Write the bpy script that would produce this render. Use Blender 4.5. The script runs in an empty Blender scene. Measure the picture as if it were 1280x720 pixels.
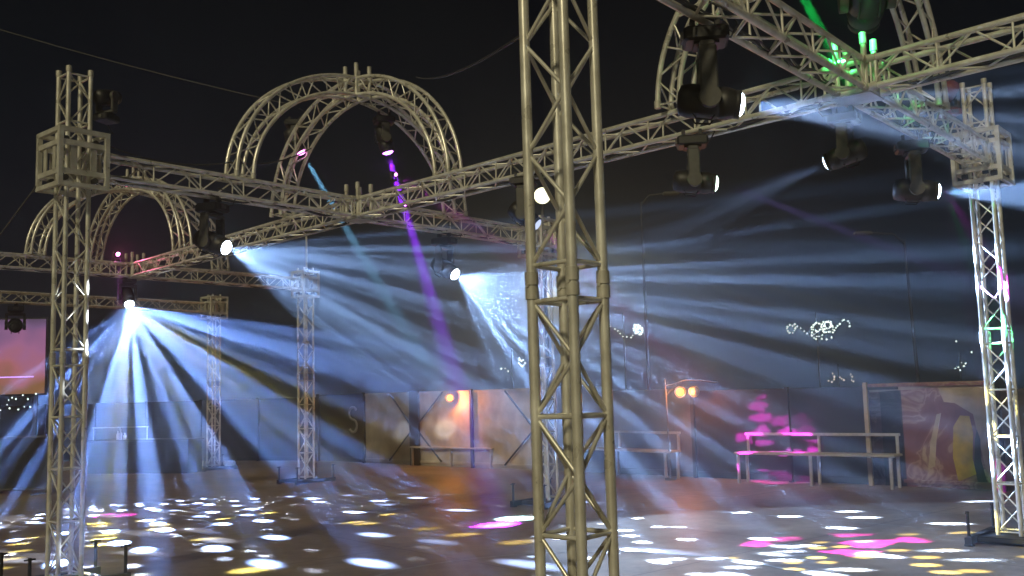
import bpy, math, random
from mathutils import Vector, Matrix
random.seed(7)
V = Vector
S = bpy.context.scene
COL = S.collection

# ------------------------------------------------------------------ materials
def mat(name, col, rough=.5, metal=0., noise=0., nscale=8., bump=0., spec=.5, rvar=0.):
    m = bpy.data.materials.new(name); m.use_nodes = True
    nt = m.node_tree; b = nt.nodes['Principled BSDF']
    b.inputs['Base Color'].default_value = (*col, 1); b.inputs['Roughness'].default_value = rough
    b.inputs['Metallic'].default_value = metal; b.inputs['Specular IOR Level'].default_value = spec
    if noise or rvar or bump:
        tc = nt.nodes.new('ShaderNodeTexCoord'); n = nt.nodes.new('ShaderNodeTexNoise')
        n.inputs['Scale'].default_value = nscale; n.inputs['Detail'].default_value = 6
        nt.links.new(tc.outputs['Object'], n.inputs['Vector'])
        if noise:
            r = nt.nodes.new('ShaderNodeValToRGB')
            r.color_ramp.elements[0].position = .3; r.color_ramp.elements[1].position = .72
            r.color_ramp.elements[0].color = (*[c*(1-noise) for c in col], 1)
            r.color_ramp.elements[1].color = (*[min(1, c*(1+noise*.6)) for c in col], 1)
            nt.links.new(n.outputs['Fac'], r.inputs['Fac']); nt.links.new(r.outputs['Color'], b.inputs['Base Color'])
        if rvar:
            mr = nt.nodes.new('ShaderNodeMapRange')
            mr.inputs['To Min'].default_value = rough-rvar; mr.inputs['To Max'].default_value = rough+rvar
            nt.links.new(n.outputs['Fac'], mr.inputs['Value']); nt.links.new(mr.outputs['Result'], b.inputs['Roughness'])
        if bump:
            bp = nt.nodes.new('ShaderNodeBump'); bp.inputs['Strength'].default_value = bump
            nt.links.new(n.outputs['Fac'], bp.inputs['Height']); nt.links.new(bp.outputs['Normal'], b.inputs['Normal'])
    return m

def emit(name, col, strength):
    m = bpy.data.materials.new(name); m.use_nodes = True
    nt = m.node_tree; nt.nodes.clear()
    e = nt.nodes.new('ShaderNodeEmission'); o = nt.nodes.new('ShaderNodeOutputMaterial')
    e.inputs['Color'].default_value = (*col, 1); e.inputs['Strength'].default_value = strength
    nt.links.new(e.outputs[0], o.inputs['Surface'])
    m.cycles.emission_sampling = 'NONE'
    return m

ALU = mat('aluminium', (.92, .89, .76), .31, .40, .34, 7, .04, .5, .13)
ALU2 = mat('dull_aluminium', (.56, .55, .48), .5, .2, .3, 7)
STEEL = mat('black_steel', (.03, .03, .032), .5, .3, .3, 12)
BLACK = mat('black_plastic', (.022, .022, .024), .48, 0, .25, 20)
GREYP = mat('grey_plastic', (.085, .085, .078), .5, 0, .25, 20)
REDP = mat('dark_red_plastic', (.16, .03, .02), .5, 0, .2, 20)
LENS = mat('dark_lens', (.02, .02, .025), .08, 0)
PIPE = mat('bench_steel', (.55, .55, .56), .4, .3, .2, 10)
BOARD = mat('bench_board', (.45, .43, .40), .55, 0, .3, 6)
CABLE = mat('cable_rubber', (.05, .05, .05), .6, 0)
DARKW = mat('dark_hoarding', (.018, .017, .021), .7, 0, .4, 2.2)
BEIGE = mat('beige_panel', (.56, .50, .43), .6, 0, .4, 2.5)
POLE = mat('galvanised_pole', (.16, .16, .165), .5, .4, .2, 6)
PAINT = mat('worn_line_paint', (.42, .40, .36), .6, 0, .5, 5)

# ------------------------------------------------------------------ mesh builder
class MB:
    def __init__(s): s.v = []; s.f = []; s.sm = []
    def add(s, vs, fs, smooth=False):
        o = len(s.v); s.v += [tuple(x) for x in vs]
        for f in fs: s.f.append(tuple(i+o for i in f)); s.sm.append(smooth)
    def tube(s, p, q, r, n=8, r2=None, cap=True):
        p = V(p); q = V(q); d = q-p
        if d.length < 1e-6: return
        d.normalize(); a = d.orthogonal().normalized(); b = d.cross(a)
        r2 = r if r2 is None else r2; vs = []
        for c, rr in ((p, r), (q, r2)):
            for i in range(n):
                t = 2*math.pi*i/n; vs.append(c+(a*math.cos(t)+b*math.sin(t))*rr)
        s.add(vs, [(i, (i+1) % n, n+(i+1) % n, n+i) for i in range(n)], True)
        if cap: s.add(vs, [tuple(range(n-1, -1, -1)), tuple(range(n, 2*n))])
    def path(s, pts, r, n=6):
        pts = [V(p) for p in pts]; rings = []
        prev = None; vs = []
        for i, p in enumerate(pts):
            d = (pts[min(i+1, len(pts)-1)]-pts[max(i-1, 0)]).normalized()
            a = d.orthogonal().normalized() if prev is None else (prev-d*prev.dot(d)).normalized()
            prev = a; b = d.cross(a)
            for k in range(n):
                t = 2*math.pi*k/n; vs.append(p+(a*math.cos(t)+b*math.sin(t))*r)
        fs = []
        for i in range(len(pts)-1):
            for k in range(n): fs.append((i*n+k, i*n+(k+1) % n, (i+1)*n+(k+1) % n, (i+1)*n+k))
        s.add(vs, fs, True)
        m = (len(pts)-1)*n
        s.add(vs, [tuple(range(n-1, -1, -1)), tuple(range(m, m+n))])
    def box(s, c, size, M=None, ch=0.):
        x, y, z = [k/2 for k in size]; c = V(c)
        if ch:      # chamfered vertical and horizontal edges
            vs = []; e = ch
            for zz, k in ((-z, e), (-z+e, 0), (z-e, 0), (z, e)):
                X, Y = x-k, y-k
                for (px, py) in ((-X+e, -Y), (X-e, -Y), (X, -Y+e), (X, Y-e), (X-e, Y), (-X+e, Y), (-X, Y-e), (-X, -Y+e)):
                    vs.append(V((px, py, zz)))
            fs = [tuple(range(7, -1, -1)), tuple(range(24, 32))]
            for l in range(3):
                for i in range(8): fs.append((l*8+i, l*8+(i+1) % 8, l*8+8+(i+1) % 8, l*8+8+i))
        else:
            vs = [V((i, j, k)) for i in (-x, x) for j in (-y, y) for k in (-z, z)]
            fs = [(0, 1, 3, 2), (4, 6, 7, 5), (0, 4, 5, 1), (2, 3, 7, 6), (0, 2, 6, 4), (1, 5, 7, 3)]
        if M is not None: vs = [M @ v for v in vs]
        s.add([v+c for v in vs], fs)
    def lathe(s, prof, M, n=20):
        vs = []
        for (r, z) in prof:
            for i in range(n):
                t = 2*math.pi*i/n; vs.append(M @ V((r*math.cos(t), r*math.sin(t), z)))
        fs = []
        for l in range(len(prof)-1):
            for i in range(n): fs.append((l*n+i, l*n+(i+1) % n, (l+1)*n+(i+1) % n, (l+1)*n+i))
        s.add(vs, fs, True)
        L = (len(prof)-1)*n
        s.add(vs, [tuple(range(n-1, -1, -1)), tuple(range(L, L+n))])
    def ball(s, c, r, n=8):
        prof = [(max(1e-4, r*math.sin(math.pi*i/n)), -r*math.cos(math.pi*i/n)) for i in range(n+1)]
        s.lathe(prof, Matrix.Translation(V(c)), n)
    def build(s, name, m, parent=None, T=None):
        me = bpy.data.meshes.new(name); vs = s.v
        if T is not None: vs = [tuple(T @ V(v)) for v in vs]
        me.from_pydata(vs, [], s.f); me.polygons.foreach_set('use_smooth', s.sm); me.materials.append(m); me.update()
        o = bpy.data.objects.new(name, me); COL.objects.link(o)
        if parent is not None: o.parent = parent
        return o

def tag(o, label, cat, group=None, kind=None):
    if label: o['label'] = label
    if cat: o['category'] = cat
    if group: o['group'] = group
    if kind: o['kind'] = kind
    return o
def thing(name, label, cat, loc=(0, 0, 0), rz=0., group=None):
    o = bpy.data.objects.new(name, None); COL.objects.link(o); o.empty_display_size = .2
    o.location = loc; o.rotation_euler = (0, 0, rz)
    return tag(o, label, cat, group)

# ------------------------------------------------------------------ layout (metres, camera stands over the origin)
H = 4.18                                   # axis height of the truss grid
TL, TF, TN, TR = V((-4.41, 9.63, 0)), V((.464, 15.376, 0)), V((.246, 4.268, 0)), V((5.283, 10.636, 0))
TP, TQ, TD = V((-4.426, 20.673, 0)), V((-7.82, 25.34, 0)), V((-9.51, 14.93, 0))
J1, J2, J0 = (TL+TF)/2, (TN+TR)/2, (TP+TD)/2
YAW = math.atan2(5.75, 4.95)               # direction of the long trusses
HC = .112                                   # half of chord spacing

# ------------------------------------------------------------------ camera
cd = bpy.data.cameras.new('camera'); cam = bpy.data.objects.new('camera', cd); COL.objects.link(cam)
pitch, roll, f = .108524, -.0281458, 1213.85
fw = V((0, math.cos(pitch), math.sin(pitch))); up = V((0, -math.sin(pitch), math.cos(pitch))); rt = V((1, 0, 0))
r2 = rt*math.cos(roll)+up*math.sin(roll); u2 = up*math.cos(roll)-rt*math.sin(roll)
M = Matrix((r2, u2, -fw)).transposed().to_4x4(); M.translation = V((0, 0, 1.73))
cam.matrix_world = M
cd.sensor_width = 36; cd.lens = f/1280*36; cd.clip_start = .05; cd.clip_end = 2000
S.camera = cam

# ------------------------------------------------------------------ truss pieces
def lacing(mb, axis_len, n, r=.0095, x0=0., faces=(0, 1, 2, 3), vert=(1, 3), rings=()):
    """zigzags on the four faces of a box truss lying along local x"""
    c = [V((0, -HC, -HC)), V((0, HC, -HC)), V((0, HC, HC)), V((0, -HC, HC))]
    p = axis_len/n
    for fi in faces:
        a, b = c[fi], c[(fi+1) % 4]
        for i in range(n):
            q0, q1 = (a, b) if (i+fi) % 2 == 0 else (b, a)
            ins = (q1-q0).normalized()*.004
            mb.tube(q0+ins+V((x0+i*p+.004, 0, 0)), q1-ins+V((x0+(i+1)*p-.004, 0, 0)), r, 6, cap=False)
        if fi in vert:
            for i in range(0, n+1, 2):
                x = x0+min(max(i*p, .02), axis_len-.02)
                mb.tube(a+V((x, 0, 0)), b+V((x, 0, 0)), r, 6, cap=False)
    for x in rings:
        for fi in range(4):
            mb.tube(c[fi]+V((x, 0, 0)), c[(fi+1) % 4]+V((x, 0, 0)), r*1.15, 6, cap=False)

def beam(label, p, q, trim0, trim1, group='aluminium box truss beams of the lighting grid', rc=.0235, z0=H, z1=H):
    p = V((p.x, p.y, z0)); q = V((q.x, q.y, z1)); d = (q-p); L = d.length; d.normalize()
    t = thing('truss_beam', label, 'truss beam', p, math.atan2(d.y, d.x), group)
    t.rotation_euler = (0, -math.asin(d.z), math.atan2(d.y, d.x))
    a, b = trim0, L-trim1
    for y in (-HC, HC):
        for z in (-HC, HC):
            mb = MB(); mb.tube((a, y, z), (b, y, z), rc, 10); mb.build('chord', ALU, t)
    mb = MB(); n = max(2, round((b-a)/.27))
    lacing(mb, b-a, n, x0=a, rings=(a+.06, b-.06)); mb.build('lacing', ALU, t)
    mb = MB(); pts = []; y0 = HC-.03; k = max(3, round((b-a)/.62)); rr = random.Random(round(L*100))
    for i in range(k):
        sg = rr.uniform(.015, .06)
        for j in range(6):
            u = j/6; pts.append(V((a+.1+(b-a-.2)*(i+u)/k, y0+.02*math.sin(7*(i+u)), -HC+.036-sg*4*u*(1-u))))
    mb.path(pts, .012, 6); mb.path([p+V((0, -.028, .004*math.sin(i))) for i, p in enumerate(pts)], .008, 6)
    mb.build('cable_loom', CABLE, t)
    for x in (a, b):
        mb = MB(); s = 1 if x == a else -1
        for y in (-HC, HC):
            for z in (-HC, HC): mb.tube((x-s*.012, y, z), (x+s*.07, y, z), .031, 10)
        mb.build('coupler', ALU2, t)
    return t

def junction(label, c, z=H):
    t = thing('truss_junction', label, 'truss junction', (c.x, c.y, z), YAW, 'cross junctions of the lighting grid')
    mb = MB(); h = HC
    P = [V((x, y, z)) for x in (-h, h) for y in (-h, h) for z in (-h, h)]
    for i in range(8):
        for j in range(i+1, 8):
            if abs((P[i]-P[j]).length-2*h) < 1e-4: mb.tube(P[i], P[j], .025, 8)
    mb.build('cube_frame', ALU, t)
    for x in (-h, h):
        for y in (-h, h):
            m2 = MB(); m2.tube((x, y, h+.02), (x, y, h+.13), .024, 8); m2.tube((x, y, h+.13), (x, y, h+.22), .031, 8, .028)
            m2.build('coupler', ALU2, t)
    m3 = MB(); m3.box((0, 0, -h-.035), (.30, .30, .012)); m3.build('bottom_plate', ALU2, t)
    return t

def sleeve(t, zc, half=.235, hh=.275):
    mb = MB(); b = .045
    for x in (-half, half):
        for y in (-half, half): mb.box((x, y, zc), (b, b, 2*hh+b))
    for z in (zc-hh, zc+hh):
        for s in (-half, half):
            mb.box((0, s, z), (2*half-b, b, b)); mb.box((s, 0, z), (b, 2*half-b, b))
    for z in (zc-hh+.13, zc+hh-.13):
        for s in (-half, half):
            mb.box((0, s, z), (2*half-b, .03, .05)); mb.box((s, 0, z), (.03, 2*half-b, .05))
    o = mb.build('sleeve_block', ALU, t)
    m2 = MB()
    for s in (-half, half):
        for k in (-.10, .10):
            m2.box((k, s*.985, zc), (.065, .012, 2*hh-.32)); m2.box((s*.985, k, zc), (.012, .065, 2*hh-.32))
    m2.build('guide_plate', ALU2, o)
    m3 = MB()
    for s in (-1, 1):
        for k in (-1, 1):
            for z in (zc-hh+.08, zc+hh-.08):
                m3.tube((s*(half-.085), k*(half-.085)-.03, z), (s*(half-.085), k*(half-.085)+.03, z), .03, 10)
    m3.build('guide_roller', GREYP, o)

def tower(label, c, top, zb=H, mast=False):
    t = thing('truss_tower', label, 'truss tower', c, YAW, 'upright truss towers of the lighting grid')
    for x in (-HC, HC):
        for y in (-HC, HC):
            mb = MB(); mb.tube((x, y, .085), (x, y, top), .0235, 12); o = mb.build('chord', ALU, t)
            m2 = MB()
            for z in (2.2,):
                m2.tube((x, y, z-.06), (x, y, z-.004), .030, 12); m2.tube((x, y, z+.004), (x, y, z+.06), .030, 12)
                m2.tube((x-.034, y, z), (x+.034, y, z), .009, 8)
            if top > zb+.5:
                m2.tube((x, y, top-.05), (x, y, top+.01), .029, 12)
            m2.build('coupler', ALU2, o)
    R = Matrix(((0, 0, 1, 0), (0, 1, 0, 0), (-1, 0, 0, 0), (0, 0, 0, 1))).inverted()   # local x of lacing -> up
    mb = MB()
    z0, z1 = .12, 2.13
    lacing(mb, z1-z0, 8, x0=z0, vert=(), rings=[z0+i*(z1-z0)/4 for i in range(5)])
    z2, z3 = 2.29, top-.06
    lacing(mb, z3-z2, round((z3-z2)/.245), x0=z2, vert=(), rings=[z2, zb+.4, z3] if top > zb+.5 else [z2, z3])
    mb.build('lacing', ALU, t, T=R)
    if mast: sleeve(t, zb, .195, .265)
    else: sleeve(t, zb)
    mb = MB()
    mb.box((0, 0, .05), (.62, .62, .03)); 
    for s in (-1, 1): mb.box((0, s*.31, .055), (1.0, .07, .07)); mb.box((s*.25, 0, .052), (.07, .55, .06))
    bp = mb.build('base_plate', STEEL, t)
    for x in (-.46, .46):
        for y in (-.31, .31):
            m2 = MB(); m2.tube((x, y, .012), (x, y, .36), .017, 8); m2.tube((x, y, 0), (x, y, .014), .055, 10); m2.tube((x-.05, y, .345), (x+.05, y, .345), .009, 6)
            m2.build('screw_jack', STEEL, bp)
    if mast:
        m2 = MB(); m2.tube((.02, -.02, top-.05), (.02, -.02, top+.72), .022, 8); m2.build('mast', ALU2, t)
    return t

def dome(label, c, rx=1.80, rz=1.47, z=H):
    z0 = z+HC+.028
    t = thing('truss_dome', label, 'truss dome', (c.x, c.y, z0), YAW, 'crossed truss arches on top of the grid')
    N = 20
    for k in range(4):
        T = Matrix.Rotation(k*math.pi/2, 4, 'Z')
        rx_ = rx if k % 2 == 0 else rx*.915
        def pt(u, o, s, rx=rx_):        # u 0..1 from foot to crown, o radial offset, s sideways
            th = u*math.radians(85.2); cx, cz = math.cos(th), math.sin(th)
            nx, nz = cx/rx, cz/rz; l = math.hypot(nx, nz)
            return V((rx*cx+o*nx/l, s, rz*cz+o*nz/l))
        rib = None
        mb = MB()
        for o in (-HC, HC):
            for s in (-HC, HC): mb.path([pt(i/N, o, s) for i in range(N+1)], .025, 8)
        rib = mb.build('arch_rib', ALU, t, T)
        m2 = MB(); n = 9
        for i in range(n):
            u0, u1 = i/n+.01, (i+1)/n-.01
            a, b = (HC, -HC) if i % 2 else (-HC, HC)
            for s in (-HC, HC): m2.tube(pt(u0, a, s), pt(u1, b, s), .0095, 6, cap=False)
            for o in (-HC, HC): m2.tube(pt(u0, o, a), pt(u1, o, b), .0095, 6, cap=False)
            if i % 2 == 0:
                for s in (-HC, HC): m2.tube(pt(u0, -HC, s), pt(u0, HC, s), .0095, 6, cap=False)
        for o in (-HC, HC): m2.tube(pt(.012, o, -HC), pt(.012, o, HC), .011, 6, cap=False)
        m2.build('lacing', ALU, rib, T)
        m3 = MB()
        for o in (-HC, HC):
            for s in (-HC, HC): m3.tube(pt(0, o, s)-V((0, 0, .005)), pt(0, o, s)+V((0, 0, .06)), .033, 8)
        m3.build('foot_clamp', ALU2, rib, T)
    mb = MB(); h = HC; zc = rz
    P = [V((x, y, zc+z)) for x in (-h, h) for y in (-h, h) for z in (-h, h)]
    for i in range(8):
        for j in range(i+1, 8):
            if abs((P[i]-P[j]).length-2*h) < 1e-4: mb.tube(P[i], P[j], .026, 8)
    cn = mb.build('crown_node', ALU, t)
    m2 = MB()
    for x in (-h, h):
        for y in (-h, h): m2.tube((x, y, zc+h), (x, y, zc+h+.2), .03, 8)
    m2.build('coupler', ALU2, cn)
    return t

# ------------------------------------------------------------------ lamps
def gobo_light(name, loc, d, half, power, col, scale=9., thr=.22, soft=.12, seed=0., rand=.85, floor_=0., parent=None, blend=.25, squash=1., drop=.0, ragged=0.):
    ld = bpy.data.lights.new(name, 'SPOT'); ld.spot_size = 2*math.radians(half); ld.spot_blend = blend
    ld.energy = power; ld.color = col; ld.shadow_soft_size = .03
    o = bpy.data.objects.new(name, ld); COL.objects.link(o)
    d = V(d).normalized()
    o.matrix_world = Matrix.Translation(V(loc)) @ d.to_track_quat('-Z', 'Y').to_matrix().to_4x4()
    if scale:
        ld.use_nodes = True; nt = ld.node_tree; em = nt.nodes['Emission']
        N = lambda k: nt.nodes.new(k)
        tc = N('ShaderNodeTexCoord'); sx = N('ShaderNodeSeparateXYZ'); nt.links.new(tc.outputs['Normal'], sx.inputs[0])
        ab = N('ShaderNodeMath'); ab.operation = 'ABSOLUTE'; nt.links.new(sx.outputs['Z'], ab.inputs[0])
        mx = N('ShaderNodeMath'); mx.operation = 'MAXIMUM'; mx.inputs[1].default_value = .05; nt.links.new(ab.outputs[0], mx.inputs[0])
        cb = N('ShaderNodeCombineXYZ')
        for ax, sc in (('X', 1.), ('Y', squash)):
            dv = N('ShaderNodeMath'); dv.operation = 'DIVIDE'; nt.links.new(sx.outputs[ax], dv.inputs[0]); nt.links.new(mx.outputs[0], dv.inputs[1])
            mm = N('ShaderNodeMath'); mm.operation = 'MULTIPLY_ADD'; mm.inputs[1].default_value = scale*sc; mm.inputs[2].default_value = seed*3.7+50
            nt.links.new(dv.outputs[0], mm.inputs[0]); nt.links.new(mm.outputs[0], cb.inputs[ax])
        vo = N('ShaderNodeTexVoronoi'); vo.voronoi_dimensions = '2D'; vo.inputs['Scale'].default_value = 1.; vo.inputs['Randomness'].default_value = rand
        if ragged:
            nz = N('ShaderNodeTexNoise'); nz.inputs['Scale'].default_value = 1.6; nz.inputs['Detail'].default_value = 3; nt.links.new(cb.outputs[0], nz.inputs['Vector'])
            va = N('ShaderNodeVectorMath'); va.operation = 'MULTIPLY_ADD'; va.inputs[1].default_value = (ragged,)*3
            nt.links.new(nz.outputs['Color'], va.inputs[0]); nt.links.new(cb.outputs[0], va.inputs[2]); nt.links.new(va.outputs[0], vo.inputs['Vector'])
        else: nt.links.new(cb.outputs[0], vo.inputs['Vector'])
        mr = N('ShaderNodeMapRange'); mr.interpolation_type = 'SMOOTHSTEP'
        mr.inputs['From Min'].default_value = thr; mr.inputs['From Max'].default_value = thr+soft
        mr.inputs['To Min'].default_value = 1; mr.inputs['To Max'].default_value = 0
        nt.links.new(vo.outputs['Distance'], mr.inputs['Value'])
        sc_ = N('ShaderNodeSeparateColor'); nt.links.new(vo.outputs['Color'], sc_.inputs[0])
        br = N('ShaderNodeMapRange'); br.inputs['From Min'].default_value = drop; br.inputs['To Min'].default_value = .0; br.inputs['To Max'].default_value = 1.4
        nt.links.new(sc_.outputs[0], br.inputs['Value'])
        mu = N('ShaderNodeMath'); mu.operation = 'MULTIPLY'; nt.links.new(mr.outputs[0], mu.inputs[0]); nt.links.new(br.outputs[0], mu.inputs[1])
        ad = N('ShaderNodeMath'); ad.operation = 'ADD'; ad.inputs[1].default_value = floor_; nt.links.new(mu.outputs[0], ad.inputs[0])
        nt.links.new(ad.outputs[0], em.inputs['Strength'])
    if parent is not None:
        o.parent = parent; o.matrix_parent_inverse = Matrix.Identity(4)
        o.matrix_world = Matrix.Translation(V(loc)) @ d.to_track_quat('-Z', 'Y').to_matrix().to_4x4()
    return o

HEADS = 'moving head spotlights hung from the grid'
def moving_head(label, lens, d, glow=None, s=1., ztop=None, beams=(), upright=False, body=BLACK, name='moving_head_light', group=HEADS):
    """lens: centre of the front lens; d: where it points; ztop: underside of the chord it hangs from"""
    lens = V(lens); d = V(d).normalized()
    piv = lens-d*.23*s; sg = -1 if upright else 1
    yh = .30*s if ztop is None else max(.26*s, min(.66*s, ztop-piv.z-.19*s))
    zb = piv.z+sg*yh                       # yoke crossbar
    t = thing(name, label, 'stage light', (piv.x, piv.y, zb), math.atan2(d.y, d.x), group)
    iT = Matrix.Rotation(-math.atan2(d.y, d.x), 4, 'Z') @ Matrix.Translation(-V((piv.x, piv.y, zb)))
    # local frame: x along pan, z up
    mb = MB(); mb.box((0, 0, sg*.075*s), (.36*s, .30*s, .12*s), ch=.02*s); mb.box((0, 0, sg*.008*s), (.2*s, .2*s, .03*s))
    base = mb.build('base_box', body, t)
    if ztop is not None:
        gap = ztop-zb-.135*s
        m2 = MB()
        for x in (-.1*s, .1*s):
            m2.tube((x, 0, .135*s), (x, 0, .135*s+max(.02, gap)), .016, 8)
            m2.box((x, 0, .135*s+max(.02, gap)), (.03, .07, .05))
        m2.build('hanging_clamp', STEEL, base)
    mb = MB(); w = .165*s
    mb.box((0, 0, -sg*.03*s), (.12*s, 2*w+.05*s, .05*s), ch=.012*s)
    for y in (-w, w):
        mb.box((0, y, -sg*(yh/2+.02*s)), (.14*s, .05*s, yh-.04*s), ch=.014*s)
        mb.tube((0, y-.03*s, -sg*yh), (0, y+.03*s, -sg*yh), .088*s, 16)
    mb.build('yoke', GREYP, t)
    m2 = MB(); m2.box((-.19*s, 0, sg*.08*s), (.012, .14*s, .06*s)); m2.box((.183*s, 0, sg*.085*s), (.01, .10*s, .05*s)); m2.build('display', GREYP, base)
    m2 = MB(); e0 = V((.10*s, .11*s, sg*.12*s)); e1 = e0+V((.18*s, .02, .10*s*sg)); e2 = V((.05*s, .05*s, sg*.10*s+.22)) if sg > 0 else e0+V((.2*s, .05, -.12*s))
    m2.path([e0, e0+V((.12*s, .03, sg*.0)), e1, e1.lerp(e2, .5)+V((.05, 0, 0)), e2], .007, 6); m2.build('power_cord', CABLE, base)
    loc = iT @ piv; dl = (iT.to_3x3() @ d)
    RM = Matrix.Translation(loc) @ dl.to_track_quat('Z', 'Y').to_matrix().to_4x4()
    mb = MB()
    mb.lathe([(.06*s, -.25*s), (.118*s, -.23*s), (.138*s, -.16*s), (.138*s, .06*s), (.128*s, .07*s), (.128*s, .09*s), (.136*s, .10*s), (.128*s, .16*s), (.112*s, .215*s)], RM, 20)
    hd = mb.build('head', body, t)
    m2 = MB(); m2.lathe([(.085*s, .2*s), (.115*s, .205*s), (.118*s, .25*s), (.1*s, .252*s), (.098*s, .228*s), (.08*s, .226*s)], RM, 20); m2.build('lens_ring', STEEL, hd)
    m2 = MB(); m2.lathe([(.098*s, .24*s), (.09*s, .262*s), (.06*s, .280*s), (.002, .288*s)], RM, 20)
    m2.build('lens', glow or LENS, hd)
    m2 = MB()
    for sgn in (-1, 1):
        m2.path([RM @ V((sgn*.07*s, -.125*s, z*s)) for z in (-.12, -.11)]+[RM @ V((sgn*.07*s, -.16*s, z*s)) for z in (-.09, .03)]+[RM @ V((sgn*.07*s, -.125*s, z*s)) for z in (.05, .06)], .008*s, 6)
    m2.build('carry_handle', STEEL, hd)
    bpy.context.view_layer.update()
    for kw in beams:
        k = dict(kw); dd = V(k.pop('d', d))
        gobo_light('beam_lamp', lens+d*.085, dd, parent=t, **k)
    return t
ZT = H-HC-.025                             # underside of the bottom chords
BLUEW = (.40, .60, 1.)
G_WHITE = emit('white_lens_glow', (.75, .86, 1.), 26)
G_HOT = emit('hot_white_lens_glow', (.72, .85, 1.), 60)
G_PUR = emit('violet_lens_glow', (.62, .16, 1.), 14)
G_PINK = emit('pink_lens_glow', (1., .25, .75), 10)
G_MIX = emit('pale_green_lens_glow', (.75, 1., .8), 7)
G_DIM = emit('dim_white_lens_glow', (.7, .8, 1.), 5)
K = 1.65
exec_lights = True

# ================================================================== the grid
tower('tall truss tower with tall open stub above its square sleeve block, facing the pink smoke glow', TL, 5.13)
tower('nearest truss tower with pairs of silver couplers, cropped by the frame above and below', TN, 5.13)
tower('truss tower spotted magenta and green, beside the painted mural wall', TR, 5.05)
tower('distant truss tower seen through the lattice of the nearest tower', TF, H+.36)
tower('distant slim truss tower carrying a thin mast above its sleeve block', TP, H+.36, mast=True)
tower('most distant truss tower, half lost in blue haze behind the brightest lamp', TQ, H+.36)
HJ = 4.11                                  # the cross under the cropped dome hangs a little lower
beam('truss beam from the stub-topped tower up to the big complete dome', TL, J1, .26, .155)
beam('truss beam from below the big complete dome to the tower behind the nearest one', J1, TF, .155, .26)
beam('truss beam overhead from the nearest tower to the cropped dome junction', TN, J2, .26, .155, z0=4.0, z1=HJ)
beam('truss beam sloping from the cropped dome junction to the magenta-spotted tower', J2, TR, .155, .26, z0=HJ, z1=4.22)
beam('truss beam crossing behind the nearest tower between the two larger domes', J1, J2, .155, .155, z1=HJ)
beam('truss beam leaving the cropped dome junction for the edge of the picture', J2, J2+(J2-J1)*.80, .155, .1, z0=HJ, z1=HJ-.055)
beam('distant truss beam between the small far dome and the big complete dome', J0, J1, .155, .155)
beam('distant truss beam passing behind the stub-topped tower to the small far dome', TD, J0, .26, .155)
beam('distant truss beam from the small far dome to the tower with a mast', J0, TP, .155, .225)
beam('farthest truss beam, low over the pink smoke glow and ending at the haziest tower', TQ-(TP-TD), TQ, .2, .26)
junction('cross junction with short upright couplers under the big complete dome', J1)
junction('cross junction with short upright couplers under the cropped dome, lit green', J2, HJ)
junction('distant cross junction under the small far dome, lit pink and red', J0)
dome('big dome of two crossed truss arches, complete in view with a stubbed crown', J1)
dome('cropped dome of crossed truss arches, only its lower legs in view', J2, z=HJ)
dome('small far dome of crossed truss arches behind the stub-topped tower', J0)

# ================================================================== stage lights
moving_head('brightest blue-white moving head, fanning rays down below the small far dome', (-7.02, 17.70, 3.57), (.42, -.56, -.76), G_HOT, .85, ZT,
    beams=[dict(half=42, power=150000*K, col=(.27, .44, 1.), scale=8., thr=.05, soft=.14, seed=1, drop=.42, floor_=.0), dict(half=40, power=8000*K, col=(.6, .72, 1.), scale=16., thr=.07, soft=.15, seed=8, drop=.6, squash=1.4), dict(d=(.50, -.75, -.62), half=24, power=22000*K, col=(1., .82, .2), scale=6., thr=.07, soft=.14, seed=9, drop=.6, squash=4.)])
moving_head('moving head with round white lens throwing rays from the stub-topped tower beam', (-3.25, 10.93, 3.48), (.86, -.34, -.36), G_WHITE, 0.85, ZT,
    beams=[dict(half=23, power=170000*K, col=BLUEW, scale=14., thr=.06, soft=.16, seed=2, drop=.55, floor_=.007)])
moving_head('moving head below the far beam throwing a wide blue fan behind the nearest tower', (-.82, 13.80, 3.46), (.72, -.48, -.50), G_WHITE, 0.85, ZT,
    beams=[dict(half=36, power=230000*K, col=BLUEW, scale=10.5, thr=.06, soft=.16, seed=14, drop=.6, floor_=.006)])
moving_head('large moving head close overhead with pale beam, tilted level below the overhead beam', (1.37, 5.62, 3.40), (.95, -.12, -.14), G_WHITE, 0.74, 3.909,
    beams=[dict(half=13, power=200000*K, col=(.5, .66, 1.), scale=22., thr=.18, soft=.14, seed=4, drop=.5)])
moving_head('moving head with small pale lens under the beam joining the larger domes', (1.80, 8.40, 3.52), (.90, -.12, -.12), G_MIX, 0.74, 3.987,
    beams=[dict(d=(3.48, 2.24, -.80), half=1.3, power=60000*K, col=(.5, .3, 1.), scale=0)])
moving_head('moving head firing level blue rays past the magenta-spotted tower', (3.98, 8.93, 3.50), (.95, -.24, -.12), G_WHITE, 0.78, 4.026,
    beams=[dict(half=13, power=420000*K, col=BLUEW, scale=22., thr=.18, soft=.14, seed=5, drop=.45),
           dict(d=(1.28, 1.74, -.95), half=8.5, power=16000*K, col=(1., .02, .85), scale=7., thr=.5, soft=.1, seed=41, drop=.2),
           dict(d=(1.28, 1.74, -1.28), half=3., power=4500*K, col=(.08, 1., .3), scale=0)])
moving_head('faint moving head below the cropped dome, throwing a broad dim beam back into haze', (2.57, 7.66, 3.51), (-.80, .50, -.26), G_DIM, 0.64, 3.91,
    beams=[dict(half=11, power=22000*K, col=(.5, .64, 1.), scale=17., thr=.2, soft=.2, seed=6, drop=.4)])
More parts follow.
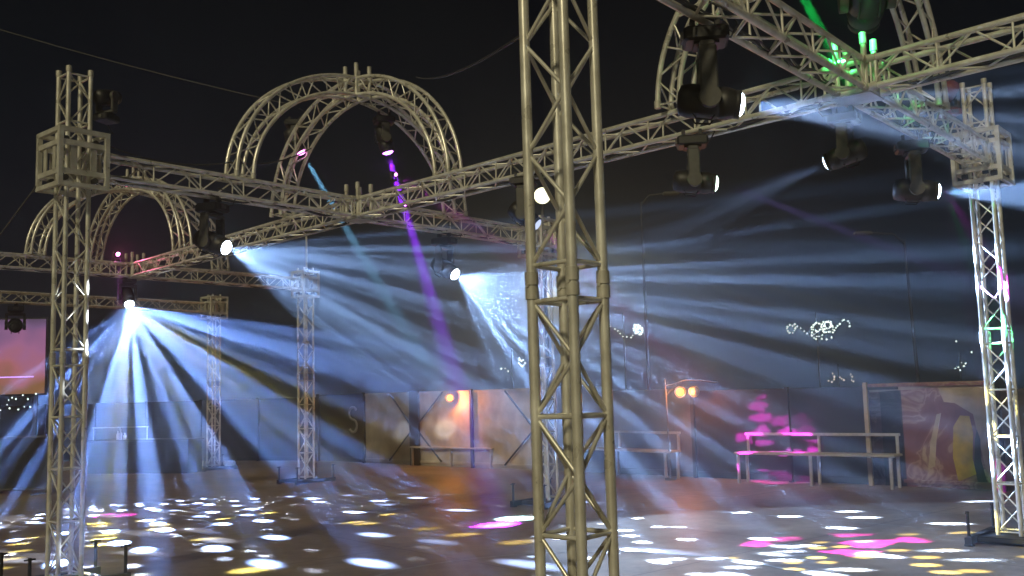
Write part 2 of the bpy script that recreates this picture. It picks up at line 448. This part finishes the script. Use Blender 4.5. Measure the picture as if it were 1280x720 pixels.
moving_head('moving head inside the big dome with pink lens and pale cyan beam', (-2.94, 13.50, 5.24), (.47, .05, -.85), G_PINK, .75, 5.66,
    beams=[dict(half=2.8, power=110000*K, col=(.30, .72, 1.), scale=0, blend=1.)])
moving_head('moving head inside the big dome sending a violet beam straight down', (-1.63, 12.86, 5.04), (.24, .08, -.95), G_PUR, .75, 5.55,
    beams=[dict(half=4.3, power=280000*K, col=(.38, .02, 1.), scale=0, blend=1.)])

# ================================================================== ground
gm = mat('worn_concrete', (.36, .285, .215), .5, 0, .42, .55, .05, .5, .10)
nt = gm.node_tree; bs = nt.nodes['Principled BSDF']; src = bs.inputs['Base Color'].links[0].from_socket
tc = [n for n in nt.nodes if n.type == 'TEX_COORD'][0]
n2 = nt.nodes.new('ShaderNodeTexNoise'); n2.inputs['Scale'].default_value = 5.; n2.inputs['Detail'].default_value = 9; n2.inputs['Roughness'].default_value = .72; nt.links.new(tc.outputs['Object'], n2.inputs['Vector'])
m2 = nt.nodes.new('ShaderNodeMapRange'); m2.inputs['From Min'].default_value = .3; m2.inputs['From Max'].default_value = .7; m2.inputs['To Min'].default_value = .62; m2.inputs['To Max'].default_value = 1.15; nt.links.new(n2.outputs['Fac'], m2.inputs['Value'])
mp = nt.nodes.new('ShaderNodeMapping'); mp.inputs['Rotation'].default_value = (0, 0, YAW); nt.links.new(tc.outputs['Object'], mp.inputs['Vector'])
bk = nt.nodes.new('ShaderNodeTexBrick'); bk.offset = 0; bk.inputs['Scale'].default_value = 1.; bk.inputs['Brick Width'].default_value = 3.2; bk.inputs['Row Height'].default_value = 3.2; bk.inputs['Mortar Size'].default_value = .012
bk.inputs['Color1'].default_value = (1, 1, 1, 1); bk.inputs['Color2'].default_value = (.9, .9, .9, 1); bk.inputs['Mortar'].default_value = (.45, .45, .45, 1); nt.links.new(mp.outputs[0], bk.inputs['Vector'])
x1 = nt.nodes.new('ShaderNodeVectorMath'); x1.operation = 'SCALE'; nt.links.new(src, x1.inputs[0]); nt.links.new(m2.outputs[0], x1.inputs['Scale'])
x2 = nt.nodes.new('ShaderNodeVectorMath'); x2.operation = 'MULTIPLY'; nt.links.new(x1.outputs[0], x2.inputs[0]); nt.links.new(bk.outputs['Color'], x2.inputs[1]); nt.links.new(x2.outputs[0], bs.inputs['Base Color'])
bp2 = nt.nodes.new('ShaderNodeBump'); bp2.inputs['Strength'].default_value = .22; bp2.inputs['Distance'].default_value = .02; nt.links.new(n2.outputs['Fac'], bp2.inputs['Height']); nt.links.new(bp2.outputs[0], bs.inputs['Normal'])
mb = MB(); mb.add([(-150, -60, 0), (150, -60, 0), (150, 240, 0), (-150, 240, 0)], [(0, 1, 2, 3)])
tag(mb.build('ground', gm), None, None, None, 'structure')

# ------------------------------------------------------------------ further stage lights
MAG = (1., .03, .75)
G_FAINT = emit('faint_lens_glow', (.6, .7, 1.), 1.2)
moving_head('dark moving head standing upright beside the tall open tower stub', (-4.12, 9.95, 4.95), (.3, .9, .25), None, .6, None, upright=True, body=BLACK, group='stage lights standing on the towers')
moving_head('dark red moving head standing inside the stub of the magenta-spotted tower', (5.02, 10.92, 4.93), (-.1, .95, -.5), None, .62, None, upright=True, body=REDP, group='stage lights standing on the towers')
moving_head('dark moving head with unlit round lens, above the pink smoke glow', (-11.10, 21.60, 3.52), (.45, -.85, -.2), None, 1.1, ZT)
moving_head('dark moving head under the beam just behind the nearest tower', (.27, 10.1, 3.50), (.75, -.2, -.62), G_FAINT, .7, ZT,
    beams=[dict(d=(-4.7, -.5, -1.9), half=19, power=5500*K, col=(.9, .95, 1.), scale=13., thr=.10, soft=.14, seed=51, drop=.45), dict(d=(-3.2, 15.2, -2.6), half=1.2, power=9000*K, col=(.9, .95, 1.), scale=0, blend=1.), dict(d=(-2.1, 14.2, -2.55), half=1.2, power=9000*K, col=(.9, .95, 1.), scale=0, blend=1.), dict(d=(2.93, .69, -3.42), half=10, power=11000*K, col=MAG, scale=9., thr=.34, soft=.12, seed=33, drop=.4, ragged=1.2, squash=1.), dict(d=(2.9, .75, -3.42), half=11, power=3000*K, col=(.1, 1., .3), scale=10., thr=.13, soft=.08, seed=36, drop=.65), dict(half=27, power=9000*K, col=(1., .86, .25), scale=13., thr=.17, soft=.1, seed=11, drop=.35)])
moving_head('small moving head with pink lens clamped on top of the beam inside the big dome', (-1.40, 11.80, 4.47), (.55, -.6, -.25), G_PINK, .22, None, upright=True,
    beams=[dict(d=(5.75, 5.95, -3.5), half=5.4, power=60000, col=MAG, scale=20., thr=.36, soft=.12, seed=31, drop=.4, ragged=1.3, squash=2.4)])
moving_head('small pink floodlight standing on the distant junction under the small far dome', (-7.16, 17.50, 4.46), (.6, -.7, -.3), emit('hot_pink_lens_glow', (1., .25, .7), 22), .36, None, upright=True,
    beams=[dict(half=60, power=8*K, col=(1., .12, .3), scale=0), dict(d=(.7, -1.75, -4.3), half=4, power=14000*K, col=MAG, scale=24., thr=.38, soft=.12, seed=22, drop=.3, ragged=1.4, squash=1.5)])
moving_head('black moving head hanging inside the cropped dome over the green-lit junction', (2.98, 7.78, 4.72), (.2, .9, -.4), None, 1.1, 5.5)
moving_head('moving head in the cropped dome sending a green beam down to the junction', (1.90, 6.66, 4.98), (.864, .79, -1.0), emit('green_lens_glow', (.1, 1., .2), 10), .8, 5.5,
    beams=[dict(half=1.4, power=420000*K, col=(.01, 1., .12), scale=0), dict(d=(1.45, 1.5, -.95), half=13, power=900*K, col=(.04, 1., .2), scale=9., thr=.3, soft=.2, seed=61, drop=.2)])

# ------------------------------------------------------------------ perimeter hoarding
W0 = V((-4.48, 26.74, 0)); WD = V((.7312, -.682, 0)).normalized(); WA = math.atan2(WD.y, WD.x); PW = 2.07
def panel(label, t0, m, h=1.86, post=DARKW, brace=(0, 0), pos=None, ang=None, post_w=.07, extra=None):
    p = W0+WD*t0 if pos is None else V(pos)
    t = thing('hoarding_panel', label, 'hoarding', p, WA if ang is None else ang, 'panels of the perimeter hoarding')
    mb = MB(); mb.box((PW/2, .03, h/2), (PW-.012, .03, h-.02)); sh = mb.build('sheet', m, t)
    mb = MB(); mb.box((0, -.045, h/2), (post_w, .06, h+.03)); mb.build('post', post, t)
    for zr in (h-.05, .10):
        mb = MB(); mb.box((PW/2, -.01, zr), (PW-.08, .045, .05)); mb.build('rail', m, t)
    for k in brace:
        if not k: continue
        mb = MB()
        a, b = ((.06, h*.52), (PW*.52, h*.98)) if k == 1 else ((.06, h*.50), (PW*.48, .12)) if k == 2 else ((PW*.55, h*.97), (PW*.98, h*.5)) if k == 3 else ((PW*.52, .1), (PW*.98, h*.5))
        mb.tube((a[0], -.06, a[1]), (b[0], -.06, b[1]), .022, 6); mb.build('brace', STEEL, t)
    if extra: extra(t)
    return t
def lettering(t):           # a large pale painted letter on the dark sheet
    mb = MB(); pts = []
    for i in range(25):
        a = i/24
        if a < .5: th = math.radians(30+a*2*240); pts.append((1.55+.17*math.cos(th), .005, 1.32+.17*math.sin(th)))
        else: th = math.radians(90-(a-.5)*2*240); pts.append((1.55+.17*math.cos(th), .005, .98+.17*math.sin(th)))
    mb.path(pts, .035, 6); mb.build('painted_letter', mat('faded_paint', (.26, .26, .30), .7, 0, .3, 9), t)
GREYW = mat('grey_panel', (.16, .155, .16), .6, 0, .35, 2.5)
panel('dark hoarding panel carrying one large faded letter S', .58-PW, DARKW, extra=lettering)
panel('grey-brown hoarding panel lying between the letter S panel and the thick dark post', .58, mat('grey_brown_panel', (.30, .27, .24), .6, 0, .4, 2.5), brace=(3, 4))
panel('beige hoarding panel with the orange lamp on it and a thick dark post', 2.65, BEIGE, brace=(1, 2), post_w=.34)
panel('beige hoarding panel just past the orange wall lamp, ending at the nearest tower', 4.72, BEIGE, brace=(3, 4))
panel('grey hoarding panel visible through the lattice of the nearest tower', 6.79, GREYW)
panel('grey hoarding panel behind the hazy railed bench', 8.86, GREYW, h=1.75)
panel('dark hoarding panel behind the lamp post with the orange lamp', 10.93, DARKW, h=1.7)
panel('dark hoarding panel splashed with magenta light behind the long railed bench', 13.0-.05, DARKW, h=1.7)
# mural panel
mm = bpy.data.materials.new('mural_paint'); mm.use_nodes = True; nt = mm.node_tree; b = nt.nodes['Principled BSDF']; b.inputs['Roughness'].default_value = .6
tc = nt.nodes.new('ShaderNodeTexCoord'); nz = nt.nodes.new('ShaderNodeTexNoise'); nz.inputs['Scale'].default_value = 1.7; nz.inputs['Detail'].default_value = 3; nz.inputs['Distortion'].default_value = 1.6
rp = nt.nodes.new('ShaderNodeValToRGB'); nt.links.new(tc.outputs['Object'], nz.inputs['Vector']); nt.links.new(nz.outputs['Fac'], rp.inputs['Fac']); nt.links.new(rp.outputs['Color'], b.inputs['Base Color'])
e = rp.color_ramp.elements; e[0].position = .34; e[0].color = (.17, .065, .08, 1); e[1].position = .70; e[1].color = (.44, .35, .29, 1)
for p_, c_ in ((.48, (.22, .10, .11, 1)), (.53, (.38, .26, .23, 1)), (.58, (.20, .09, .105, 1))):
    k = e.new(p_); k.color = c_
CREAM = mat('mural_cream', (.46, .39, .31), .6, 0, .3, 4); YEL = mat('mural_yellow', (.50, .38, .06), .6, 0, .3, 5); DKB = mat('mural_dark', (.03, .028, .035), .6)
def mural(t):
    def shape(name, pts, m, y):
        mb = MB(); n = len(pts); vs = [(x, y, z) for x, z in pts]+[(x, .016, z) for x, z in pts]
        mb.add(vs, [tuple(range(n))]+[(i, i+n, (i+1) % n+n, (i+1) % n) for i in range(n)]); mb.build(name, m, t)
    shape('painted_border', [(.03, 1.72), (.05, 1.58), (1.2, 1.64), (1.28, 1.40), (1.45, 1.38), (1.72, 1.2), (1.88, .1), (2.03, .05), (2.04, 1.72)], CREAM, .011)
    shape('painted_figure', [(1.42, .12), (1.36, .5), (1.40, 1.0), (1.52, 1.18), (1.66, 1.17), (1.70, .9), (1.66, .5), (1.70, .25)], YEL, .008)
    shape('painted_dark_curve', [(1.72, .06), (1.68, .4), (1.72, .8), (1.76, .96), (1.80, .8), (1.79, .45), (1.86, .1)], DKB, .009)  # dark curve in the mural's own paint
    shape('painted_swirl', [(.95, .3), (1.02, .75), (1.15, 1.2), (1.22, 1.22), (1.12, .8), (1.06, .35)], CREAM, .007)
panel('painted mural panel in maroon and cream with a tall yellow shape', 14.43, mm, h=1.74, post=CREAM, extra=mural)
panel('dark brown hoarding panel past the yellow shape of the mural', 16.55, mat('dark_brown_sheet', (.07, .05, .04), .7, 0, .4, 3), h=1.6)
AL = math.radians(158)
for i, lab in enumerate(('dark far hoarding panel beside the letter S panel', 'dark far hoarding panel behind the slim tower with a mast', 'dark far hoarding panel behind the haziest tower',
                         'dark far hoarding panel behind the railed counter', 'dark far hoarding panel between counter and pink smoke glow', 'dark far hoarding panel under the pink smoke glow')):
    p = W0+WD*(.58-PW)+V((math.cos(AL), math.sin(AL), 0))*(PW*(i+1))
    panel(lab, 0, DARKW, h=1.8, pos=p, ang=AL+math.pi)

# ------------------------------------------------------------------ benches and tables
def bench(name, label, cat, p, q, seat, rail=None, depth=.42, extra=None):
    p = V(p); q = V(q); L = (q-p).length
    t = thing(name, label, cat, p, math.atan2((q-p).y, (q-p).x), 'steel benches and tables along the hoarding')
    mb = MB(); mb.box((L/2, depth/2, seat), (L+.06, depth, .04), ch=.008); mb.build('seat' if name == 'bench' else 'tabletop', BOARD, t)
    for x in (.04, L/2, L-.04):
        for y in (.04, depth-.04):
            mb = MB(); mb.box((x, y, seat/2-.01), (.045, .045, seat-.02)); mb.build('leg', PIPE, t)
    if rail:
        mb = MB(); mb.box((L/2, depth+.02, rail), (L, .04, .045))
        mb.build('rail', PIPE, t)
        for x in (.05, L/2, L-.05):
            mb = MB(); mb.box((x, depth+.021, (seat+rail)/2-.01), (.045, .036, rail-seat+.02)); mb.build('post', PIPE, t)
    if extra: extra(t, L)
def infill(t, L):
    mb = MB(); mb.box((L*.60, .30, .19), (.36, .02, .33)); mb.build('board', BEIGE, t)
bench('table', 'low steel table below the orange wall lamp', 'table', (-2.69, 24.87, 0), (-.60, 23.03, 0), .46, extra=infill)
bench('bench', 'hazy steel bench with back rail, partly hidden by the nearest tower', 'bench', (.76, 21.64, 0), (2.85, 18.9, 0), .53, .88)
bench('bench', 'long steel bench with back rail, splashed with magenta light', 'bench', (3.98, 17.95, 0), (6.13, 16.1, 0), .54, .87)

# counter with glasses on the far side
t = thing('counter', 'dark counter with a steel rail, below the brightest rays', 'counter', (-11.0, 25.2, 0), -.30)
mb = MB(); mb.box((1.5, .3, .40), (3.0, .6, .8), ch=.01); mb.build('body', DARKW, t)
mb = MB(); mb.box((1.5, .3, .825), (3.08, .68, .04), ch=.008); mb.build('top', STEEL, t)
mb = MB(); mb.tube((.05, .1, 1.16), (1.75, .1, 1.16), .016, 8)
for x in (.08, .9, 1.72): mb.tube((x, .1, .845), (x, .1, 1.16), .014, 8)
mb.build('rail', PIPE, t)
GLASS = mat('white_ceramic', (.8, .8, .8), .2)
for x, h, lab in ((.78, .22, 'slim white bottle at the railed end of the far counter'), (.86, .26, 'tallest white bottle on the far counter'), (.98, .17, 'short white bottle on the far counter')):
    o = thing('bottle', lab, 'bottle', V((-11.0, 25.2, .846))+V((x, .2-x*.30, 0)), 0, 'bottles on the far counter')
    mb = MB(); mb.lathe([(.035, 0), (.04, .02), (.04, h*.6), (.016, h*.75), (.014, h*.95)], Matrix.Identity(4), 12); mb.build('glass_body', GLASS, o)
    mb = MB(); mb.lathe([(.018, h*.95), (.018, h)], Matrix.Identity(4), 10); mb.build('cap', GLASS, o)
for i, lab in enumerate(('dark crowd barrier below the pink smoke glow, crossing the edge of the picture', 'dark crowd barrier next to the stub-topped tower')):
    t = thing('crowd_barrier', lab, 'barrier', V((-12.3, 20.1, 0))+V((1.42, -.18, 0))*i*1.06, -.126, 'crowd barriers below the screen')
    mb = MB(); mb.box((.72, 0, .62), (1.40, .02, 1.0)); mb.build('sheet', DARKW, t)
    mb = MB()
    for z in (.1, 1.14): mb.tube((.02, 0, z), (1.42, 0, z), .02, 8)
    for x in (.02, 1.42): mb.tube((x, 0, .02), (x, 0, 1.14), .02, 8)
    mb.build('tube_frame', POLE, t)
    for x in (.2, 1.24):
        mb = MB(); mb.box((x, 0, .02), (.05, .6, .03)); mb.build('foot', POLE, t)

# ------------------------------------------------------------------ glowing panel for pink-lit smoke on the far side
sm = bpy.data.materials.new('smoke_glow'); sm.use_nodes = True; nt = sm.node_tree; nt.nodes.clear()
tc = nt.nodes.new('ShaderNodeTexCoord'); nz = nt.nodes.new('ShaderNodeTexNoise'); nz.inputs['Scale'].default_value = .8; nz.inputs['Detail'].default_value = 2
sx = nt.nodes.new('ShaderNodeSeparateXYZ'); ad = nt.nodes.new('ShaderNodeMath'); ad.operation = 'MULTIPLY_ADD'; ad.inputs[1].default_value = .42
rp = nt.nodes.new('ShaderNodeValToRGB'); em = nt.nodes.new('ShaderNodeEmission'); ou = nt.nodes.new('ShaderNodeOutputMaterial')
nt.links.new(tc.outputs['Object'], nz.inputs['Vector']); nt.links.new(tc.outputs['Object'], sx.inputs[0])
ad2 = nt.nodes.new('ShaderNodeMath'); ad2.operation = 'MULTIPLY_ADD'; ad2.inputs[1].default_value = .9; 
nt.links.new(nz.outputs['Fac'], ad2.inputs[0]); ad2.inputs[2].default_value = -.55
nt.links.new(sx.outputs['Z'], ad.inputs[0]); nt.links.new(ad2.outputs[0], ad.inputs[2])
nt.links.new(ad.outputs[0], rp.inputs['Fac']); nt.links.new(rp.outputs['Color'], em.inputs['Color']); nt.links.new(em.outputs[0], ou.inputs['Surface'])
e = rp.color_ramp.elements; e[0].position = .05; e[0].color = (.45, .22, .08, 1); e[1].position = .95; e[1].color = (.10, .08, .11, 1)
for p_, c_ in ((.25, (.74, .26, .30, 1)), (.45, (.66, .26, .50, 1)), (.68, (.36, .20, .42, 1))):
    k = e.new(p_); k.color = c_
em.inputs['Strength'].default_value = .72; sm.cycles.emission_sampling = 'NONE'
t = thing('smoke_glow_panel', 'large glowing panel in pink, violet and orange, standing in for lit smoke', 'glow panel', (-17.2, 29.8, 2.15), .10)
mb = MB(); mb.box((1.35, 0, 1.15), (2.7, .06, 2.3)); mb.build('display', sm, t)  # emissive panel made up in place of pink-lit smoke
mb = MB(); mb.box((1.35, .07, 1.15), (2.8, .07, 2.4)); mb.build('housing', BLACK, t)
for x in (.3, 2.4):
    mb = MB(); mb.box((x, .12, -1.07), (.12, .12, 2.14)); mb.build('leg', STEEL, t)
mb = MB(); mb.box((1.25, -.06, .52), (2.3, .04, .035)); 
mb.build('light_strip', emit('violet_strip_glow', (.6, .35, 1.), 2.2), t)

# ------------------------------------------------------------------ orange lamps and posts
OR = (1., .30, .045)
G_OR = emit('orange_bulb_glow', (1., .33, .05), 4.)
def point(name, loc, power, col, parent, r=.06):
    ld = bpy.data.lights.new(name, 'POINT'); ld.energy = power; ld.color = col; ld.shadow_soft_size = r
    o = bpy.data.objects.new(name, ld); COL.objects.link(o); o.parent = parent; bpy.context.view_layer.update()
    o.matrix_world = Matrix.Translation(V(loc)); return o
def bulb_reflector(t, c, lit=True, r=.085, dirv=(0, -1, -.25)):
    RM = Matrix.Translation(V(c)) @ V(dirv).normalized().to_track_quat('Z', 'Y').to_matrix().to_4x4()
    mb = MB(); mb.lathe([(.02, -.14), (.05, -.12), (.09, -.04), (.115, .03), (.105, .03), (.08, -.03), (.03, -.08)], RM, 16); o = mb.build('reflector', STEEL if lit else ALU2, t)
    mb = MB(); mb.ball(RM @ V((0, 0, .01)), r*.95, 12); mb.build('bulb', G_OR if lit else GLASS, o)
t = thing('wall_lamp', 'glowing orange lamp on a bracket of the beige hoarding', 'lamp', (-1.58, 24.02, 1.68))
bulb_reflector(t, (0, -.30, 0))
mb = MB(); mb.path([(-.02, 0, .12), (-.02, -.1, .16), (0, -.2, .12), (0, -.22, .04)], .012, 6); mb.build('bracket', STEEL, t)
point('orange_lamp_light', (-1.58, 23.55, 1.66), 55, OR, t)
t = thing('lamp_post', 'thin lamp post with a glowing orange lamp, beside the hazy bench', 'lamp post', (2.94, 18.95, 0))
mb = MB(); mb.tube((0, 0, 0), (-.02, 0, 1.93), .018, 8, .014); mb.tube((0, 0, 0), (0, 0, .05), .11, 12); mb.build('post', POLE, t)
mb = MB(); mb.path([(-.02, 0, 1.80), (.15, -.02, 1.83), (.35, -.05, 1.90), (.60, -.02, 1.89), (1.0, .05, 1.84)], .011, 6); mb.path([(-.02, 0, 1.6), (.06, -.02, 1.7), (.22, -.05, 1.80)], .009, 6); mb.build('arm', POLE, t)
bulb_reflector(t, (.25, -.06, 1.68)); bulb_reflector(t, (.52, -.02, 1.68), False, dirv=(.3, -1, -.2))
point('orange_lamp_light', (3.19, 18.78, 1.66), 80, OR, t)

FX, FY, FZ = .93, 27.3, 7.27
t = thing('floodlight_mast', 'tall mast with a bright yellow floodlight, seen through the nearest tower', 'floodlight', (FX, FY, 0))
mb = MB(); mb.tube((0, 0, 0), (0, 0, FZ+.3), .07, 10, .05); mb.build('mast', POLE, t)
mb = MB(); mb.box((0, -.22, FZ), (.52, .16, .40), ch=.03); fl = mb.build('lamp_housing', STEEL, t)
mb = MB(); mb.lathe([(.235, 0), (.23, .03), (.15, .05), (.002, .06)], Matrix.Translation((0, -.30, FZ)) @ Matrix.Rotation(math.pi/2, 4, 'X'), 20); mb.build('lamp_glass', emit('floodlight_glow', (1., .95, .62), 3.2), fl)
mb = MB(); mb.box((0, -.08, FZ), (.6, .05, .06)); mb.build('bracket', STEEL, t)
gobo_light('floodlight_beam', (FX, FY-.45, FZ), (-.02, -1., -.40), 60, 1300, (1., .80, .42), scale=0, parent=t, blend=.6)

DPOLE = mat('dark_street_pole', (.02, .02, .023), .6, 0, .3, 5)  # colour darkened so the street posts barely show
def street_post(label, p, h, arm, lean=0):
    t = thing('street_lamp', label, 'street lamp', p, 0, 'unlit street lamps beyond the hoarding')
    mb = MB(); mb.tube((0, 0, 0), (lean, 0, h), .055, 10, .035); mb.build('post', DPOLE, t)
    mb = MB(); mb.path([(lean, 0, h-.1), (lean+arm*.3, 0, h+.2), (lean+arm, 0, h+.25)], .03, 6); mb.build('arm', DPOLE, t)
    mb = MB(); mb.box((lean+arm*1.15, 0, h+.24), (.5, .2, .1), ch=.03); mb.build('lamp_head', GREYP, t)
street_post('tall unlit street lamp in the haze above the small curl of fairy lights', (3.98, 29, 0), 7.4, .8)
street_post('unlit street lamp in the haze near the magenta-spotted tower', (11.2, 27, 0), 5.7, -1.0, -.15)

# ------------------------------------------------------------------ fairy lights and city lights beyond the hoarding
G_FAIRY = emit('fairy_light_glow', (.85, 1., .88), 3.2)
G_WARM = emit('warm_city_glow', (1., .85, .65), 2.6)
def fairy(label, origin, strokes, px, m=G_FAIRY, r=.035, post=True):
    """strokes: lists of 2-D points; px: metres per unit"""
    t = thing('light_motif', label, 'fairy lights', origin, 0, 'fairy lights strung beyond the hoarding')
    wire = MB(); bl = MB()
    for st in strokes:
        P = [V((x*px, random.uniform(-.03, .03), -y*px)) for x, y in st]
        if len(P) > 1:
            wire.path(P, .008, 5)
        for i in range(len(P)-1):
            L = (P[i+1]-P[i]).length; n = max(1, int(L/.13))
            for j in range(n):
                q = P[i].lerp(P[i+1], j/n)+V((random.uniform(-.03, .03), 0, random.uniform(-.03, .03)))
                bl.ball(q, r*random.uniform(.6, 1.15), 6)
        bl.ball(P[-1], r, 6)
    wire.build('wire', CABLE, t); bl.build('bulb_string', m, t)['kind'] = 'stuff'
    if post:
        mb = MB(); mb.tube((0, .15, -origin[2]), (0, .15, .8), .05, 8, .03); mb.build('post', mat('dark_post', (.04, .04, .045), .6), t)
def circ(cx, cy, r, a0=0, a1=360, n=14): return [(cx+r*math.cos(math.radians(a0+(a1-a0)*i/n)), cy+r*math.sin(math.radians(a0+(a1-a0)*i/n))) for i in range(n+1)]
U = 45/1214
fairy('fairy light motif of two rings between a hooked garland and a thin upstroke', (14.11, 45, 4.33),
    [circ(-33, -1, 5, -60, 250, 9), [(-28, -6), (-22, -1), (-14, 5), (-8, 8)], circ(0, 1, 8), circ(0, -2, 5), circ(12, -2, 7), circ(13, -4, 4), [(-8, 8), (-2, 13), (4, 12), (10, 13), (16, 11), (19, 5)], [(19, 5), (28, -6), (34, -11), (39, -9), (40, -2)]], U, r=.04)
fairy('small fairy light motif of a drooping garland and one ring, close beside the nearest tower', (5.14, 45, 4.55),
    [[(-22, -10), (-16, -4), (-8, 2), (-1, 8), (8, 10), (14, 5)], circ(17, -1, 5), circ(16, -2, 3), circ(19, 2, 4)], U, r=.04)
fairy('tiny curl of fairy lights with one loose stroke, glimpsed past the nearest tower', (-.1, 45, 2.99),
    [[(-14, 2), (-9, 3), (-5, 6)], circ(12, -4, 4, 0, 300, 8), [(10, -10), (12, -6)]], U, r=.035)
fairy('scattered warm specks of distant city lights just over the dark hoarding', (19.97, 60, 2.2),
    [[(-14, 4), (-10, 6)], [(-8, -4), (-6, 0), (-7, 3)], [(1, 0), (5, 4)], [(14, -3), (16, 0)], [(15, 4), (17, 6)]], 60/1214, G_WARM, .05)  # distant city lights, strung with the fairy light builder
fairy('cluster of white specks of distant city lights close beside the magenta-spotted tower', (27.51, 60, 2.7),
    [[(-8, 4), (-4, 2), (-2, 6)], [(0, -3), (3, 1)], [(5, -2)], [(14, -16)], [(-4, -30)]], 60/1214, G_FAIRY, .055)  # city lights again, only built like a fairy string
fairy('squiggle of white fairy lights under the pink smoke glow', (-13.12, 26, 2.0),
    [[(-18, 4), (-12, -1), (-8, 3), (0, -2), (6, 1), (16, -4)], [(-26, 14), (-20, 9), (-16, 13)], [(-4, 14), (4, 11), (10, 12)]], 26/1214, G_FAIRY, .022, False)

# ------------------------------------------------------------------ wires
def wire(label, p, q, sag, r=.008, mid=()):
    pts = []; P = [V(p)]+[V(m_) for m_ in mid]+[V(q)]
    for a, b in zip(P[:-1], P[1:]):
        for i in range(13):
            u = i/12
            if i == 0 and pts: continue
            pts.append(a.lerp(b, u)-V((0, 0, sag*4*u*(1-u))))
    mb = MB(); mb.path(pts, r, 6); tag(mb.build('cable', CABLE), label, 'cable')
wire('cable slung from the stub-topped tower through the big dome', (-4.14, 9.85, 4.40), (-2.75, 13.35, 5.25), .10, .009, [(-3.2, 11.05, 4.50)])
wire('cable rising from the big dome to the upper end of the nearest tower', (-1.1, 11.55, 5.62), (.13, 4.36, 3.42), .10, .008)
wire('thin overhead wire across the dark sky above the stub-topped tower', (-14, 15.5, 10.2), (-2.9, 13.0, 5.75), .25, .008)
wire('guy wire running down from the stub-topped tower to the ground', (-4.72, 9.6, 4.0), (-7.4, 9.2, 0.), .02, .007)

# ------------------------------------------------------------------ painted court lines
def line_strip(pts, w_, label=None):
    mb = MB(); P = [V((x, y, .004)) for x, y in pts]; vs = []
    for i, p in enumerate(P):
        d = (P[min(i+1, len(P)-1)]-P[max(i-1, 0)]).normalized(); n = V((-d.y, d.x, 0))
        vs += [p-n*w_/2, p+n*w_/2]
    mb.add(vs, [(2*i, 2*i+2, 2*i+3, 2*i+1) for i in range(len(P)-1)])
    tag(mb.build('court_line', PAINT), None, None, None, 'structure')
line_strip([(2.2, 14.45), (4.18, 12.58), (5.34, 11.23), (7.8, 8.6)], .05)
line_strip([(-.70+2.2*math.cos(math.radians(a))+1.2, 8.6+2.2*math.sin(math.radians(a))) for a in range(20, 200, 6)], .05)
line_strip([(-6.5, 17.6), (-1.0, 17.2), (2.4, 14.2)], .05)

# ------------------------------------------------------------------ world, sun, haze
w = bpy.data.worlds.new('World'); S.world = w; w.use_nodes = True
nt = w.node_tree; bg = nt.nodes['Background']
tc = nt.nodes.new('ShaderNodeTexCoord'); sx = nt.nodes.new('ShaderNodeSeparateXYZ'); rp = nt.nodes.new('ShaderNodeValToRGB')
nt.links.new(tc.outputs['Generated'], sx.inputs[0]); nt.links.new(sx.outputs['Z'], rp.inputs['Fac']); nt.links.new(rp.outputs['Color'], bg.inputs['Color'])
rp.color_ramp.elements[0].color = (.0022, .0050, .0115, 1); rp.color_ramp.elements[1].color = (.0002, .0006, .0018, 1); rp.color_ramp.elements[1].position = .45
bg.inputs['Strength'].default_value = 1.
sl = bpy.data.lights.new('flood_sun', 'SUN'); sl.energy = 1.45; sl.angle = math.radians(4); sl.color = (1., .87, .54)  # sun lamp stands in for unseen warm floodlights behind the camera
so = bpy.data.objects.new('flood_sun', sl); COL.objects.link(so)
so.rotation_euler = V((.35, .80, -.58)).to_track_quat('-Z', 'Y').to_euler()

hz = bpy.data.materials.new('haze'); hz.use_nodes = True; nt = hz.node_tree; nt.nodes.clear()
pv = nt.nodes.new('ShaderNodeVolumePrincipled'); mo = nt.nodes.new('ShaderNodeOutputMaterial')
pv.inputs['Color'].default_value = (.74, .86, 1., 1); pv.inputs['Density'].default_value = .0130; pv.inputs['Anisotropy'].default_value = .68
nt.links.new(pv.outputs[0], mo.inputs['Volume']); hz.cycles.volume_sampling = 'EQUIANGULAR'; hz.cycles.homogeneous_volume = True
mb = MB(); mb.box((0, 90, 3.55), (304, 304, 9.1)); tag(mb.build('haze', hz), None, None, None, 'stuff')

# ------------------------------------------------------------------ render settings
S.render.engine = 'CYCLES'
c = S.cycles
c.use_denoising = True; c.denoiser = 'OPENIMAGEDENOISE'
c.max_bounces = 4; c.diffuse_bounces = 2; c.glossy_bounces = 2; c.volume_bounces = 0; c.transmission_bounces = 2
c.use_adaptive_sampling = False; c.sample_clamp_indirect = 4; c.use_light_tree = True
S.view_settings.view_transform = 'Standard'; S.view_settings.look = 'None'; S.view_settings.gamma = 1
S.view_settings.exposure = 0; S.view_settings.use_curve_mapping = False
